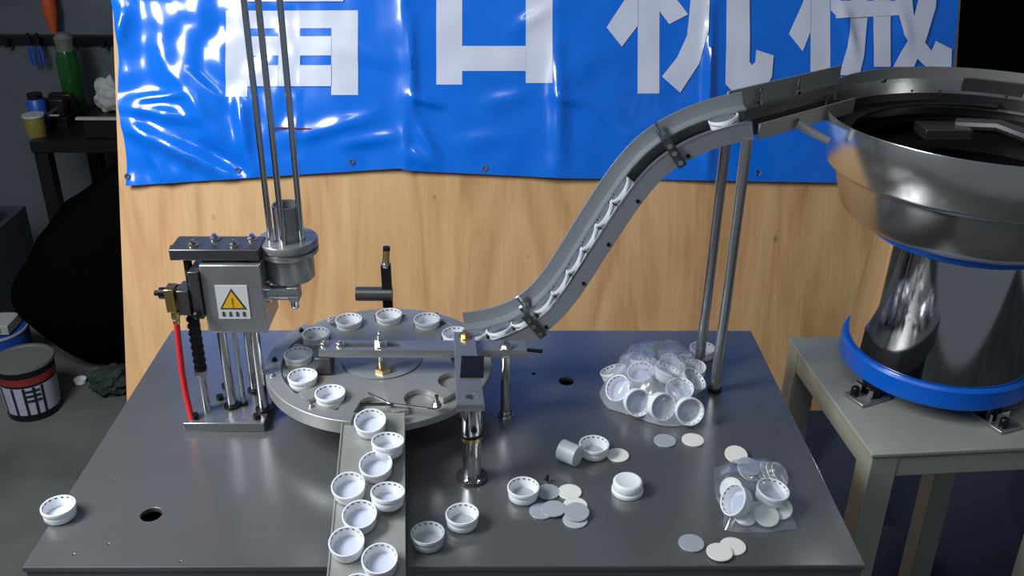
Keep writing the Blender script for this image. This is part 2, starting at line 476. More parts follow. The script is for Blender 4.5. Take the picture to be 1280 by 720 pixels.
# ------------------------------------------------------------------ liner dispenser
t = thing('liner_dispenser', 'steel liner press with three tall chrome rods and red air hose', 'press', (-.315, .97, TOP))
PX0, PX1, PY0, PY1 = -.361, -.268, .9226, 1.03
MB().box(PX0, PX1, PY0, PY1, TOP, TOP+.012).build('base_plate', M_table, t, .001)
for (x, y) in ((PX0+.012, PY0+.010), (PX1-.010, PY0+.010), (PX0+.030, PY0+.075), (PX0+.03, PY0+.05)):
    mb = MB(); caphead(mb, (x, y, TOP+.012), .0042, .006); mb.build('bolt', M_blk, t)
zb, zt = .919, 1.0025
for (x, y, r) in ((-.313, .958, .0055), (-.294, .992, .005), (-.274, .951, .0058), (-.300, .962, .0028)):
    MB().cyl((x, y, TOP+.012), (x, y, zb+.001), r).build('column', M_chrome, t)
    MB().cyl((x, y, TOP+.012), (x, y, TOP+.015), r*1.7).build('column_collar', M_blk, t)
MB().box(-.323, -.257, .943, 1.005, zb, zt).build('guide_block', M_steel, t, .0015)
MB().box(-.3345, -.3235, .938, .995, zb+.02, zt-.006).build('side_plate', M_darksteel, t, .001)
for x in (-.311, -.280):
    mb = MB(); mb.cyl((x, .965, zt), (x, .965, 1.006), .006); mb.build('guide_pin', M_chrome, t)
    MB().cyl((x, .965, zt), (x, .965, zt+.002), .0095).build('bushing', M_blk, t)
MB().box(-.354, -.258, .947, .985, 1.006, 1.019).build('bridge_plate', M_darksteel, t, .0012)
for (x, y) in ((-.330, .957), (-.311, .974), (-.286, .957), (-.270, .974)):
    mb = MB(); hexbolt(mb, (x, y, 1.019), .004, .005); mb.build('bolt', M_chrome, t)
mb = MB(); mb.cyl((-.354, .966, 1.0125), (-.358, .966, 1.0125), .0035, n=6); mb.build('end_screw', M_chrome, t)
# sticker with the warning triangle and its row of marks
st = MB().box(-.3085, -.2735, .9422, .943, .9375, .9785).build('warning_sticker', M_paper, t)
xm = -.291
m = Matrix.Rotation(R(90), 4, 'X')
def tri(r, y0, y1, name, mm):
    mb = MB(); c = (xm, .9582)
    pts = [(c[0]+r*math.cos(R(90+120*k)), c[1]+r*math.sin(R(90+120*k))) for k in range(3)]
    for v in mb.prism(pts, 0, 1).bm.verts: v.co = Vector((v.co.x, y0+(y1-y0)*v.co.z, v.co.y))
    return mb.build(name, mm, st)
tri(.0168, .9418, .9422, 'triangle_border', M_ink)
tri(.0138, .9414, .9418, 'triangle_field', M_sign_y)
mb = MB()
for k in range(4):
    x = xm-.0115+.0075*k
    mb.box(x-.0022, x+.0022, .9418, .9422, 0.9448, 0.9455); mb.box(x-.0022, x+.0022, .9418, .9422, 0.9426, 0.9432)
    mb.box(x-.0006, x+.0006, .9418, .9422, 0.9415, 0.9466); mb.box(x-.0022, x+.0022, .9418, .9422, 0.9408, 0.9414)
tag(mb.build('character_row', M_ink, st), label='row of four small black characters')
mb = MB()
mb.box(xm-.0008, xm+.0008, .9411, .9414, 0.9553, 0.9638); mb.box(xm-.0008, xm+.0008, .9411, .9414, 0.9523, 0.9538)
mb.build('exclamation_mark', mat('sign_mark', (.32, .12, .01), 0, .5), st)
# cylinder arm on the right, stop screw
mb = MB(); mb.cyl((-.257, .963, .960), (-.222, .963, .960), .0085); mb.cyl((-.257, .963, .960), (-.253, .963, .960), .011)
mb.build('push_rod', M_chrome, t)
mb = MB(); mb.box(-.234, -.221, .955, .973, .952, .969); mb.build('rod_end', M_steel, t, .001)
mb = MB(); mb.cyl((-.2275, .963, .952), (-.2275, .963, .945), .005); mb.sph((-.2275, .963, .944), .005); mb.build('suction_tip', M_chrome, t)
# magazine: flange, tube and three rods
mx_, my_ = -.234, .985
MB().lathe([(0, .9695), (.026, .9695), (.027, .9715), (.027, .999), (.024, 1.001), (0, 1.001)], (mx_, my_, 0)).build('magazine_sleeve', M_steel, t)
MB().lathe([(0, 1.001), (.033, 1.001), (.0335, 1.002), (.0335, 1.006), (.031, 1.0065), (.031, 1.009), (.0335, 1.0095), (.0335, 1.0155), (.0325, 1.017), (0, 1.017)], (mx_, my_, 0)).build('magazine_flange', M_steel, t)
MB().box(-.265, -.243, .960, .99, 1.004, 1.014).build('flange_tab', M_darksteel, t, .001)
MB().lathe([(.0135, 1.017), (.0152, 1.017), (.0152, 1.057), (.0135, 1.057), (.0135, 1.017)], (mx_+.002, my_, 0), a0=R(35), a1=R(325), n=40).build('magazine_tube', M_steel, t)
for dx, dy, tx in ((-.0155, -.012, .0), (-.0005, -.019, .0), (.0175, -.008, .0)):
    MB().cyl((mx_+dx, my_+dy, 1.0), (mx_+dx*1.06+.001, my_+dy, 1.42), .0033, n=14).build('guide_rod', M_chrome, t)
# left: air cylinder, brass elbow, hose, damper
mb = MB(); mb.cyl((-.338, .95, .967), (-.352, .95, .967), .009); mb.box(-.349, -.336, .935, .962, .945, .975); mb.build('air_cylinder', M_darksteel, t, .001)
mb = MB(); mb.box(-.361, -.351, .932, .950, .950, .978); mb.cyl((-.3555, .941, .950), (-.3555, .941, .938), .005, n=6); mb.cyl((-.3555, .941, .938), (-.3555, .941, .932), .0038); mb.build('brass_elbow', M_brass, t, .0008)
mb = MB(); mb.cyl((-.361, .941, .970), (-.3685, .941, .970), .0065, n=12); mb.cyl((-.3685, .941, .970), (-.374, .941, .970), .003); mb.build('regulator_screw', M_blk, t)
pts = []
P = [(-.3555, .941, .936), (-.3568, .940, .905), (-.358, .939, .87), (-.357, .937, .84), (-.354, .933, .818), (-.3525, .931, .811)]
for i in range(len(P)-1):
    for k in range(6): pts.append(Vector(P[i]).lerp(Vector(P[i+1]), k/6))
pts.append(Vector(P[-1]))
MB().tube(pts, .0034, 12).build('red_air_hose', M_hose, t)
mb = MB(); mb.cyl((-.341, .952, TOP+.012), (-.341, .952, .865), .0042); mb.build('damper_rod', M_chrome, t)
mb = MB(); mb.cyl((-.341, .952, .862), (-.340, .952, .944), .0062)
for k in range(8): mb.cyl((-.341, .952, .868+.009*k), (-.341, .952, .871+.009*k), .0072, n=16)
mb.build('damper_body', M_blk, t)
mb = MB(); mb.cyl((-.341, .952, .860), (-.341, .952, .866), .0078, n=6); mb.build('lock_nut', M_chrome, t)
mb = MB(); mb.cyl((-.338, .955, .972), (-.338, .955, 1.008), .0045); mb.sph((-.333, .944, .978), .006); mb.sph((-.329, .933, .947), .005); mb.build('link_post', M_blk, t)

# ------------------------------------------------------------------ rotary table
DC = Vector((-.137, .987, 0))
DZ = .853
t = thing('rotary_table', 'round grey steel indexing table with pocketed star wheel and curved guard', 'rotary table', (DC.x, DC.y, TOP))
MB().cyl((DC.x, DC.y, TOP), (DC.x, DC.y, DZ-.010), .052).build('hub', M_darksteel, t)
MB().lathe([(0, DZ-.010), (.1290, DZ-.010), (.1305, DZ-.009), (.1305, DZ-.001), (.1295, DZ), (0, DZ)], DC, 96).build('base_disc', M_satin, t)
NP, PR, PO = 12, .0985, R(1.)
outl = []
rn, ro = .0178, .1155
for k in range(NP):
    a = 2*math.pi*k/NP+PO
    # notch open to the rim
    half = math.asin(min(1, rn*.98/ro))
    for i in range(13):
        b = math.pi/2+math.pi*i/12 if False else math.pi*(.5+i/12)
        lx, ly = PR+rn*math.cos(b), rn*math.sin(b)
        outl.append((DC.x+lx*math.cos(a)-(-ly)*math.sin(a)*-1*-1, DC.y+lx*math.sin(a)+(-ly)*math.cos(a)))
    for i in range(1, 6):
        c = a+half+(2*math.pi/NP-2*half)*i/6
        outl.append((DC.x+ro*math.cos(c), DC.y+ro*math.sin(c)))
plate('star_wheel', outl, [circ(DC.x+.012, DC.y-.03, .004, 16)], DZ+.0002, DZ+.007, M_satin, t, .0006)
MB().lathe([(0, DZ+.007), (.046, DZ+.007), (.047, DZ+.0075), (.0475, DZ+.0085), (.046, DZ+.009), (0, DZ+.009)], DC, 64).build('hub_cap', M_strip, t)
MB().sector(DC, .1172, .1355, DZ-.008, DZ+.0085, R(141), R(262)).build('curved_guard', M_satin, t, .0008)
MB().sector(DC, .1172, .131, DZ, DZ+.006, R(25), R(139)).build('rear_guard', M_satin, t, .0006)
for a, r in ((141+8, .125), (183, .126), (199, .128), (238, .124), (62, .125), (95, .1255), (128, .1255)):
    mb = MB(); hexbolt(mb, (DC.x+r*math.cos(R(a)), DC.y+r*math.sin(R(a)), DZ+.0085 if a > 140 else DZ+.006), .0026, .003); mb.build('guard_screw', M_blk if a in (183, 149) else M_chrome, t)
# cross bar with slot, end clamp, centre bolt
by, bz = .962, DZ+.030
x0, x1 = -.203, .033
out = [(x0, by-.011), (x1, by-.011), (x1, by+.011), (x0, by+.011)]
sl = [(-.176, by-.0055), (-.112, by-.0055), (-.108, by), (-.112, by+.0055), (-.176, by+.0055), (-.180, by)]
plate('cross_bar', out, [sl], bz, bz+.010, M_steel, t, .0008)
MB().box(x0-.006, x0+.012, by-.014, by+.014, DZ+.009, bz).build('end_clamp', M_darksteel, t, .001)
for x in (x0+.004, x0+.022):
    mb = MB(); hexbolt(mb, (x, by, bz+.010), .004, .004); mb.build('clamp_bolt', M_chrome, t)
mb = MB(); mb.cyl((DC.x+.002, by, bz+.010), (DC.x+.002, by, bz+.012), .0085); mb.cyl((DC.x+.002, by, bz+.012), (DC.x+.002, by, bz+.018), .006, n=6); mb.cyl((DC.x+.002, by, DZ+.009), (DC.x+.002, by, bz+.024), .0035); mb.sph((DC.x+.002, by, bz+.024), .0036)
mb.build('centre_bolt', M_chrome, t)
mb = MB(); mb.cyl((DC.x+.005, by-.006, DZ+.009), (DC.x+.005, by-.006, DZ+.014), .010, n=6); mb.build('brass_nut', M_brass, t)
# wire stripper fingers by the chute
zf = DZ+.012
A = [on(460, 491, zf+.004), on(484, 502, zf+.002), on(492, 505, zf), on(545, 511, zf)]
MB().tube(A, .0011, 8).build('deflector_wire', M_chrome, t)
A = [on(450, 505, zf), on(492, 505, zf)]
MB().box(A[0].x, A[1].x, A[0].y-.002, A[0].y+.001, zf-.001, zf+.001).build('deflector_blade', M_chrome, t)
q = on(546, 508, DZ+.007)
mb = MB(); hexbolt(mb, q, .004, .006); mb.cyl(q, q+Vector((0, 0, .014)), .0022); mb.build('deflector_bolt', M_chrome, t)

# support post in front, joined to the bar
p1 = on(590, 597, TOP)
t = thing('support_post', 'stout chrome post with round foot and blue-reflecting clamp arm at centre', 'post', (p1.x, p1.y, TOP))
mb = MB(); mb.lathe([(0, 0), (.0165, 0), (.017, .001), (.017, .003), (.0165, .004), (0, .004)], (p1.x, p1.y, TOP)); mb.build('foot_flange', M_darksteel, t)
for dx in (-.006, .008):
    mb = MB(); caphead(mb, (p1.x+dx, p1.y-.012, TOP+.004), .0022, .002); mb.build('foot_screw', M_chrome, t)
MB().cyl((p1.x, p1.y, TOP+.004), (p1.x, p1.y, TOP+.052), .0102, n=32).build('lower_shaft', M_chrome, t)
MB().cyl((p1.x, p1.y, TOP+.052), (p1.x, p1.y, TOP+.057), .0118, n=32).build('brass_ring', M_brass, t)
MB().cyl((p1.x, p1.y, TOP+.057), (p1.x, p1.y, TOP+.060), .0125, n=32).build('rubber_ring', M_blk, t)
mb = MB(); mb.cyl((p1.x, p1.y, TOP+.060), (p1.x, p1.y, TOP+.094), .0115, n=32); mb.build('upper_shaft', M_chrome, t)
MB().cyl((p1.x+.003, p1.y-.0105, TOP+.070), (p1.x+.003, p1.y-.0135, TOP+.070), .0032, n=12).build('set_screw', M_blk, t)
za = bz+.0115
plate('clamp_arm', [(p1.x-.0135, p1.y-.0135), (p1.x+.0135, p1.y-.0135), (-.028, by+.012), (-.050, by+.012)], [circ(p1.x, p1.y, .006, 20)], za, za+.009, M_steel, t, .0008)
MB().box(p1.x-.0125, p1.x+.0125, p1.y+.036, p1.y+.080, za+.009, za+.0105).build('arm_reflection', M_blk, t)  # black slab imitating the dark reflection on the clamp arm
mb = MB(); hexbolt(mb, (-.037, by, za+.009), .0055, .005); mb.build('arm_bolt', M_brass, t)

p2 = on(632, 521, TOP)
t = thing('slim_support_post', 'slim chrome post with collar foot holding the right end of the bar', 'post', (p2.x, p2.y, TOP))
MB().cyl((p2.x, p2.y, TOP), (p2.x, p2.y, TOP+.003), .0095).build('foot_flange', M_chrome, t)
MB().cyl((p2.x, p2.y, TOP+.003), (p2.x, p2.y, TOP+.008), .0075).build('foot_collar', M_chrome, t)
MB().cyl((p2.x, p2.y, TOP+.008), (p2.x, p2.y, bz), .0058).build('shaft', M_chrome, t)
mb = MB(); hexbolt(mb, (p2.x, p2.y+.003, bz+.0102), .0055, .006); mb.build('cap_nut', M_chrome, t)
MB().cyl((.034, by-.004, bz+.006), (.052, by-.004, bz+.004), .0022).build('tail_screw', M_blk, t)

# sensor bracket behind the disc
t = thing('sensor_bracket', 'small black upright bracket with horizontal sleeve standing behind the disc', 'bracket', (-.147, 1.143, TOP))
MB().box(-.153, -.140, 1.138, 1.147, TOP, .912).build('upright', M_blk, t, .001)
MB().cyl((-.1465, 1.1425, .912), (-.1445, 1.1425, .932), .0045).build('threaded_stem', M_brass, t)
MB().cyl((-.1465, 1.1425, .908), (-.1465, 1.1425, .914), .0065, n=6).build('nut', M_chrome, t)
MB().cyl((-.1445, 1.1425, .932), (-.1442, 1.1425, .936), .0048).build('black_tip', M_blk, t)
MB().cyl((-.188, 1.1425, .868), (-.140, 1.1425, .868), .0095).build('sleeve', M_darksteel, t)

# ------------------------------------------------------------------ discharge chute
t = thing('discharge_chute', 'flat sloping grey steel chute carrying caps off the disc to the front', 'chute', (-.12, .79, TOP))
c0l, c0r = on(430, 516, .861), on(504, 516, .861)
c1l, c1r = on(411, 716, .812), on(505, 716, .812)
ext = .10
d = (c1l-c0l); c1l = c0l+d*(1+ext); d = (c1r-c0r); c1r = c0r+d*(1+ext)
mb = MB()
v = [mb.bm.verts.new(p) for p in (c0l, c0r, c1r, c1l)]; v2 = [mb.bm.verts.new(p-Vector((0, 0, .002))) for p in (c0l, c0r, c1r, c1l)]
mb.bm.faces.new(v); mb.bm.faces.new(v2[::-1])
for i in range(4): mb.bm.faces.new((v[i], v[(i+1) % 4], v2[(i+1) % 4], v2[i]))
mb.build('chute_floor', M_satin, t)
for a, b, sx in ((c0l, c1l, -1), (c0r, c1r, 1)):
    mb = MB()
    q = [a, b, b+Vector((sx*.0015, 0, 0)), a+Vector((sx*.0015, 0, 0))]
    lo = [mb.bm.verts.new(p-Vector((0, 0, .010))) for p in q]; hi = [mb.bm.verts.new(p+Vector((0, 0, .0015))) for p in q]
    mb.bm.faces.new(lo[::-1]); mb.bm.faces.new(hi)
    for i in range(4): mb.bm.faces.new((lo[i], lo[(i+1) % 4], hi[(i+1) % 4], hi[i]))
    mb.build('side_lip', M_satin, t)
for k, fr_ in ((0, .12), (1, .80)):
    a = c0l.lerp(c1l, fr_); b = c0r.lerp(c1r, fr_)
    MB().box(a.x+.012, b.x-.012, a.y-.01, a.y, TOP, a.z-.0025).build('chute_leg', M_darksteel, t)
def on_chute(px, py, dz=0.):
    n = (c1l-c0l).cross(c0r-c0l).normalized()
    dd = fw+rt*((px-640)/F)-up*((py-360)/F)
    P = CAM+dd*((c0l+Vector((0, 0, dz))-CAM).dot(n)/dd.dot(n))
    return P
n_ch = (c1l-c0l).cross(c0r-c0l).normalized()
if n_ch.z < 0: n_ch = -n_ch

# ------------------------------------------------------------------ bottle caps
CAPH = .0145
def make_cap():
    r = thing('bottle_cap', '', 'cap')
    prof = [(0, .0004), (.0118, .0004), (.0124, 0), (.0138, .0004), (.0150, .0018), (.0155, .0088), (.0152, .0093), (.0155, .0098), (.0161, .0102), (.0163, .0112), (.0164, .0138), (.0161, .0145), (.0150, .0145), (.0146, .0138), (.0143, .0100), (.0138, .0092), (.0134, .0022), (0, .0020)]
    MB().lathe(prof, n=40).build('shell', M_cap, r, sharp=50, local=True)
    mb = MB()
    for k in range(16):
        a0 = 2*math.pi*k/16; a1 = a0+.17
        q = [(.01455, .0122, a0), (.01455, .0122, a1), (.01475, .0135, a1), (.01475, .0135, a0)]
        mb.bm.faces.new([mb.bm.verts.new(((rr-.0003)*math.cos(a), (rr-.0003)*math.sin(a), z)) for rr, z, a in q])
    o = mb.build('band_slits', M_slit, r, local=True); o['kind'] = 'stuff'
    MB().lathe([(0, .0022), (.0122, .0022), (.0125, .0026), (.0122, .0030), (0, .0030)], n=32).build('liner', M_liner_grey, r, local=True)
    return r
proto = make_cap()
used = [False]
def cap(loc, label, group, rot=None, spin=None, liner=None):
    if used[0]: o = dup(proto)
    else: o = proto; used[0] = True
    o.location = loc
    o.scale = (1.03, 1.03, 1.0)
    z = Matrix.Rotation(spin if spin is not None else random.uniform(0, 6.28), 4, 'Z')
    if rot is None: o.rotation_euler = z.to_euler()
    else: o.rotation_euler = (rot @ z).to_euler()
    o['label'] = label; o['group'] = group
    if liner is not None:
        for ch in o.children:
            if ch.name.startswith('liner'):
                if liner == 'none': bpy.data.objects.remove(ch)
                else:
                    ch.data = ch.data.copy(); ch.data.materials[0] = liner
    return o
M_cap_in = mat('pale_blue_liner', (.55, .6, .72), 0, .3)
for ch in proto.children:
    if ch.name.startswith('liner'): ch.data.materials[0] = M_cap_in
def up_to(n): return Vector((0, 0, 1)).rotation_difference(Vector(n).normalized()).to_matrix().to_4x4()

G1 = 'caps in the pockets of the rotary disc'
disc = [(30, 'open white cap in the disc pocket nearest the S-shaped track'), (61, 'open white cap on the rear right of the disc, next before the track mouth'),
        (91, 'open cap with flat grey liner at the back of the disc before the bracket'), (121, 'open cap with flat grey liner at the rear left of the disc'),
        (151, 'grey-lined cap touching the left end clamp of the cross bar'), (181, 'tilted white cap at the leftmost pocket of the disc'),
        (211, 'white cap on the left of the disc beside two guard screws'), (241, 'white cap at the front left of the disc just before the chute')]
for a, lb in disc:
    rr = .0985
    cap((DC.x+rr*math.cos(R(a)), DC.y+rr*math.sin(R(a)), DZ+.0006), lb, G1, liner=M_liner_grey if a in (91, 121, 151) else None)
G2 = 'caps sliding down the discharge chute'
for (px, py, st_, lb) in (
    (464, 537, 0, 'topmost white cap on the chute just below the disc'), (485, 569, 1, 'raised level cap on the chute just under the topmost one'),
    (471, 591, 0, 'white cap in the chute middle between the two raised caps'), (437, 618, 0, 'white cap at the left edge of the chute, halfway down'),
    (485, 633, 1, 'raised level cap at the right side of the chute, halfway down'),
    (451, 654, 0, 'white cap in the chute middle below the left-edge cap, third from the front'), (435, 688, 0, 'white cap low on the left side of the chute'), (476, 709, 0, 'white cap low on the right side of the chute near the table edge')):
    P = on_chute(px, py)
    n = n_ch if not st_ else Vector((.05, .07, 1)).normalized()
    cap(P+n_ch*(.0005+(.0040 if st_ else 0)), lb, G2, rot=up_to(n))
P = on_chute(448, 748)+n_ch*.0005
cap(P, 'cap cut off by the bottom of the photo, frontmost on the chute', G2, rot=up_to(n_ch))

G3 = 'loose caps on the machine table'
def tcap(px, py, lb, rot=None, dz=0., liner=None, grp=G3):   # pixel of the cap's base
    P = on(px, py, TOP+dz); P.z = TOP+dz+.0002
    return cap(P, lb, grp, rot, liner=liner)
tcap(76, 646, 'lone white cap at the left edge of the table')
tcap(578, 656, 'open white cap standing right of the chute front, the farther of two', liner=M_liner_grey)
o = tcap(535, 680, 'open greyish frosted cap standing right of the chute front, the nearer of two', liner=M_liner_grey)
ch = [c for c in o.children if c.name.startswith('shell')][0]; ch.data = ch.data.copy(); ch.data.materials[0] = mat('greyish_plastic', (.55, .58, .62), 0, .35)
tcap(654, 622, 'open white cap left of the loose grey liner discs', liner=M_liner_grey)
tcap(742, 568, 'open white cap leaning against the frosted plug', liner=M_liner_grey)
cap(on(784, 614, TOP)+Vector((0, 0, CAPH+.0003)), 'upside-down white cap standing alone right of the liner discs', G3, rot=Matrix.Rotation(math.pi, 4, 'X'))
tcap(877, 446, 'open cap around the foot of the rear track rod behind the bag')
q = on(101, 479, 0); cap((q.x, q.y, .0005), 'small white cap lying alone on the concrete floor at left', 'caps on the floor')

# ------------------------------------------------------------------ liner discs
def make_liner(m):
    r = MB().lathe([(0, 0), (.0124, 0), (.0127, .0003), (.0127, .0013), (.0124, .0016), (0, .0016)], n=32).build('liner_disc', m)
    return r
LN = {}
def liner(P, m, label, rot=None, group='loose liner discs on the table'):
    if m.name in LN: o = LN[m.name].copy(); C.objects.link(o)
    else: o = LN[m.name] = make_liner(m)
    o.location = P
    if rot is not None: o.rotation_euler = rot.to_euler()
    return tag(o, label, 'liner', group)
def ln(px, py, m, lb, dz=0., tilt=None):
    P = on(px, py, TOP+dz); P.z += .0003
    return liner(P, m, lb, Matrix.Rotation(R(tilt[0]), 4, 'X') @ Matrix.Rotation(R(tilt[1]), 4, 'Y') if tilt else None)
g_, w_ = M_liner_grey, M_liner_white
ln(831, 552, g_, 'grey liner disc in front of the large bag, left of a white one')
ln(866, 551, w_, 'white liner disc in front of the large bag, right of a grey one')
ln(772, 570, w_, 'white liner disc right of the cap beside the frosted plug')
ln(685, 616, g_, 'grey liner disc right of the open cap, rearmost of its heap')
ln(712, 616, w_, 'white liner disc at the rear right of the heap')
ln(677, 640, g_, 'grey liner disc at the left end of the heap, under another')
ln(692, 637, g_, 'grey liner disc lying on the left one of the heap', .0018, (0, -2))
ln(719, 633, w_, 'white liner disc half covered at the right of the heap')
ln(719, 651, M_frost, 'clear disc with dark print at the front right of the heap')
ln(721, 641, g_, 'grey liner disc on top at the right of the heap', .0042, (9, 0))
ln(864, 680, g_, 'grey liner disc near the front edge, left of two white ones')
ln(899, 693, w_, 'white liner disc nearest the front edge of the table')
ln(916, 684, w_, 'white liner disc tucked under the frontmost white one', 0, None).location.z += -.0001
C.objects[-1].location.z = TOP+.0019
for (o_, zz) in ((C.objects[-2], TOP+.0020), (C.objects[-1], TOP+.0002)): o_.location.z = zz
ln(920, 569, w_, 'white liner disc poking out behind the small bag', .003, (14, 0))
# frosted plug lying on its side
a = on(704, 562, TOP+.012); b = on(722, 571, TOP+.012)
dr = Vector((.85, -.62, .0)).normalized()
c = on(712, 566, TOP+.0125)
t = thing('frosted_plug', 'frosted translucent plastic plug lying on its side by a cap', 'plug', (c.x, c.y, TOP))
MB().tube([c-dr*.011, c-dr*.0108, c+dr*.0108, c+dr*.011], [.0108, .0118, .0118, .0108], 28).build('plug_body', M_frost, t)
q = on(684, 603, TOP)
t = thing('hex_screw', 'tiny shiny hex screw standing behind the grey liner discs', 'screw', q)
MB().cyl(q, q+Vector((0, 0, .004)), .0035, n=6).build('head', M_chrome, t)
MB().cyl(q+Vector((0, 0, .004)), q+Vector((0, 0, .009)), .0016, n=10).build('thread', M_blk, t)

# ------------------------------------------------------------------ bag of caps
bagc = Vector((.194, 1.004, TOP))
B = [ # x, y, z, nx, ny, nz, label
    (-.046, -.018, .016, -.55, -.45, .6, 'cap leaning at the left corner of the large bag'),
    (-.032, -.044, .015, .2, -.9, .35, 'cap on its side at the front left of the large bag'),
    (-.004, -.053, .015, .35, -.85, .3, 'cap on its side at the front middle of the large bag'),
    (.031, -.062, .014, .1, -.93, .3, 'cap facing the viewer at the front right of the large bag'),
    (.026, -.032, .020, -.1, -.35, .9, 'stacked cap behind the viewer-facing one in the large bag'),
    (-.018, .004, .021, -.2, -.25, .95, 'white cap in the middle left of the large bag'),
    (.012, .000, .024, .3, .1, .95, 'cap lying open at the centre of the large bag'),
    (.044, -.006, .018, .5, -.2, .8, 'cap leaning at the right side of the large bag'),
    (-.010, .038, .014, .0, .35, .9, 'cap at the rear left of the large bag'),
    (.026, .034, .015, .15, -.25, .95, 'cap at the rear of the large bag, left of the clear corner one'),
    (.056, .030, .010, -.1, -.1, 1, 'open cap at the rear right corner of the large bag'),
    (-.050, .020, .011, -.3, .2, .9, 'cap low at the far left of the large bag'),
]
for x, y, z, nx, ny, nz, lb in B:
    n = Vector((nx, ny, nz)).normalized()
    P = bagc+Vector((x*.93, y, max(z, .0165*math.sqrt(max(0, 1-n.z*n.z))+.0015)+.0))-n*.003
    P.z = max(P.z, TOP+.0165*math.sqrt(max(0, 1-n.z*n.z))+.0015)
    cap(P, lb, 'caps inside the large clear bag', rot=up_to(n))
def bag(name, label, c, pts, h, seed, crump, inflate, m):
    """closed film: the hull of the outline, puffed up and crumpled"""
    mb = MB(); bm = mb.bm
    n = len(pts); NR, NA = 16, 72
    def rad(a):
        # radius of the outline polygon in direction a
        best = 1e9; dx, dy = math.cos(a), math.sin(a)
        for i in range(n):
            x1_, y1_ = pts[i]; x2_, y2_ = pts[(i+1) % n]
            ex, ey = x2_-x1_, y2_-y1_; den = dx*ey-dy*ex
            if abs(den) < 1e-12: continue
            tt = (x1_*ey-y1_*ex)/den; uu = (x1_*dy-y1_*dx)/den
            if tt > 0 and -1e-6 <= uu <= 1+1e-6: best = min(best, tt)
        return best
    topg, botg = [], []
    for k in range(NA):
        a = 2*math.pi*k/NA; rr = rad(a)
        tp, bt = [], []
        for j in range(1, NR+1):
            f = j/NR
            x, y = f*rr*math.cos(a), f*rr*math.sin(a)
            q = Vector((x*55+seed, y*55, seed*.7))
            cr = noise.noise(q)+.55*abs(noise.noise(q*2.3))+.3*noise.noise(q*4.7)
            z = h*(1-f**inflate)+.003*(1-f)+crump*cr*(1-f**6)
            e = .5*crump*noise.noise(Vector((a*5, seed, f*3)))*f
            tp.append(bm.verts.new((c.x+x+e*math.cos(a), c.y+y+e*math.sin(a), TOP+max(.0012, z+.0012))))
            bt.append(bm.verts.new((c.x+x+e*math.cos(a), c.y+y+e*math.sin(a), TOP+.0004)) if j < NR else tp[-1])
        topg.append(tp); botg.append(bt)
    ct = bm.verts.new((c.x, c.y, TOP+h+.003)); cb = bm.verts.new((c.x, c.y, TOP+.0004))
    for k in range(NA):
        k2 = (k+1) % NA
        bm.faces.new((ct, topg[k][0], topg[k2][0])); bm.faces.new((cb, botg[k2][0], botg[k][0]))
        for j in range(NR-1):
            bm.faces.new((topg[k][j], topg[k][j+1], topg[k2][j+1], topg[k2][j]))
            bm.faces.new((botg[k][j], botg[k2][j], botg[k2][j+1], botg[k][j+1]))
    return tag(mb.build(name, m, sharp=50), label, 'bag')
pts1 = [tuple((on(*p, TOP)-bagc)[:2]) for p in ((748, 494), (760, 512), (830, 534), (862, 533), (880, 470), (872, 452), (850, 440), (800, 437), (775, 448))]
bag('plastic_bag', 'large crumpled clear bag full of white caps near the rear rods', bagc, pts1, .036, 3.1, .0085, 4.5, M_haze)

bag2c = on(945, 622, TOP)
pts2 = [tuple((on(*p, TOP)-bag2c)[:2]) for p in ((902, 662), (930, 668), (965, 666), (996, 662), (992, 650), (985, 630), (984, 592), (965, 578), (925, 578), (892, 586), (893, 615), (905, 645))]
bag('plastic_bag', 'small clear bag of white liner discs at the right front of table', bag2c, pts2, .022, 8.3, .005, 3.0, M_film)
G5 = 'liner discs inside the small clear bag'
ol = ['first', 'second', 'third', 'fourth', 'fifth', 'sixth', 'seventh']
for k in range(7):
    P = on(933+6.8*k, 590+.5*k, TOP+.006)
    liner(P, w_, ol[k]+' disc from the left in the fanned row inside the small bag', Matrix.Rotation(R(30+1.5*k), 4, 'Y') @ Matrix.Rotation(R(18), 4, 'X'), G5).location.z = TOP+.0075
ln(936, 584, g_, 'grey liner disc lying on the left of the fanned row', .0155, (12, 8))
for k, (px, py, tl, lb) in enumerate(((914, 615, (40, -35), 'white disc standing tilted at the left of the small bag'), (930, 643, (15, 10), 'white disc lying at the front left of the small bag'), (958, 645, (22, 0), 'white disc lying at the front middle of the small bag'), (975, 636, (20, -12), 'white disc lying at the front right of the small bag'), (950, 636, (5, 5), 'white disc lying under the cap in the small bag'))):
    P = on(px, py, TOP+.006)
    o = liner(P, w_, lb, Matrix.Rotation(R(tl[0]), 4, 'X') @ Matrix.Rotation(R(tl[1]), 4, 'Y'), G5)
    o.location.z = TOP+.0127*max(.1, math.sin(R(max(abs(tl[0]), abs(tl[1])))))+.0012
P = on(962, 624, TOP+.010)
cap(P, 'open white cap lying on top of the small bag of discs', 'caps by the small bag', rot=up_to((.12, -.1, 1)))
P = on(928, 628, TOP+.0165)
cap((P.x, P.y, TOP+.0152), 'cap on its side with printed wall inside the small bag', 'caps by the small bag', rot=up_to((-.80, -.25, .55)))

# ------------------------------------------------------------------ S-shaped feed track
YC = 1.03
raw = [(-.040, .8625), (-.0264, .8626), (.006, .8690), (.0363, .8826), (.0612, .9036), (.0806, .9318), (.0975, .9667), (.1122, .9966), (.1286, 1.0229), (.1418, 1.0505), (.1593, 1.0776), (.1743, 1.0966), (.1903, 1.1098), (.2201, 1.1275), (.2536, 1.1385), (.2764, 1.1410)]
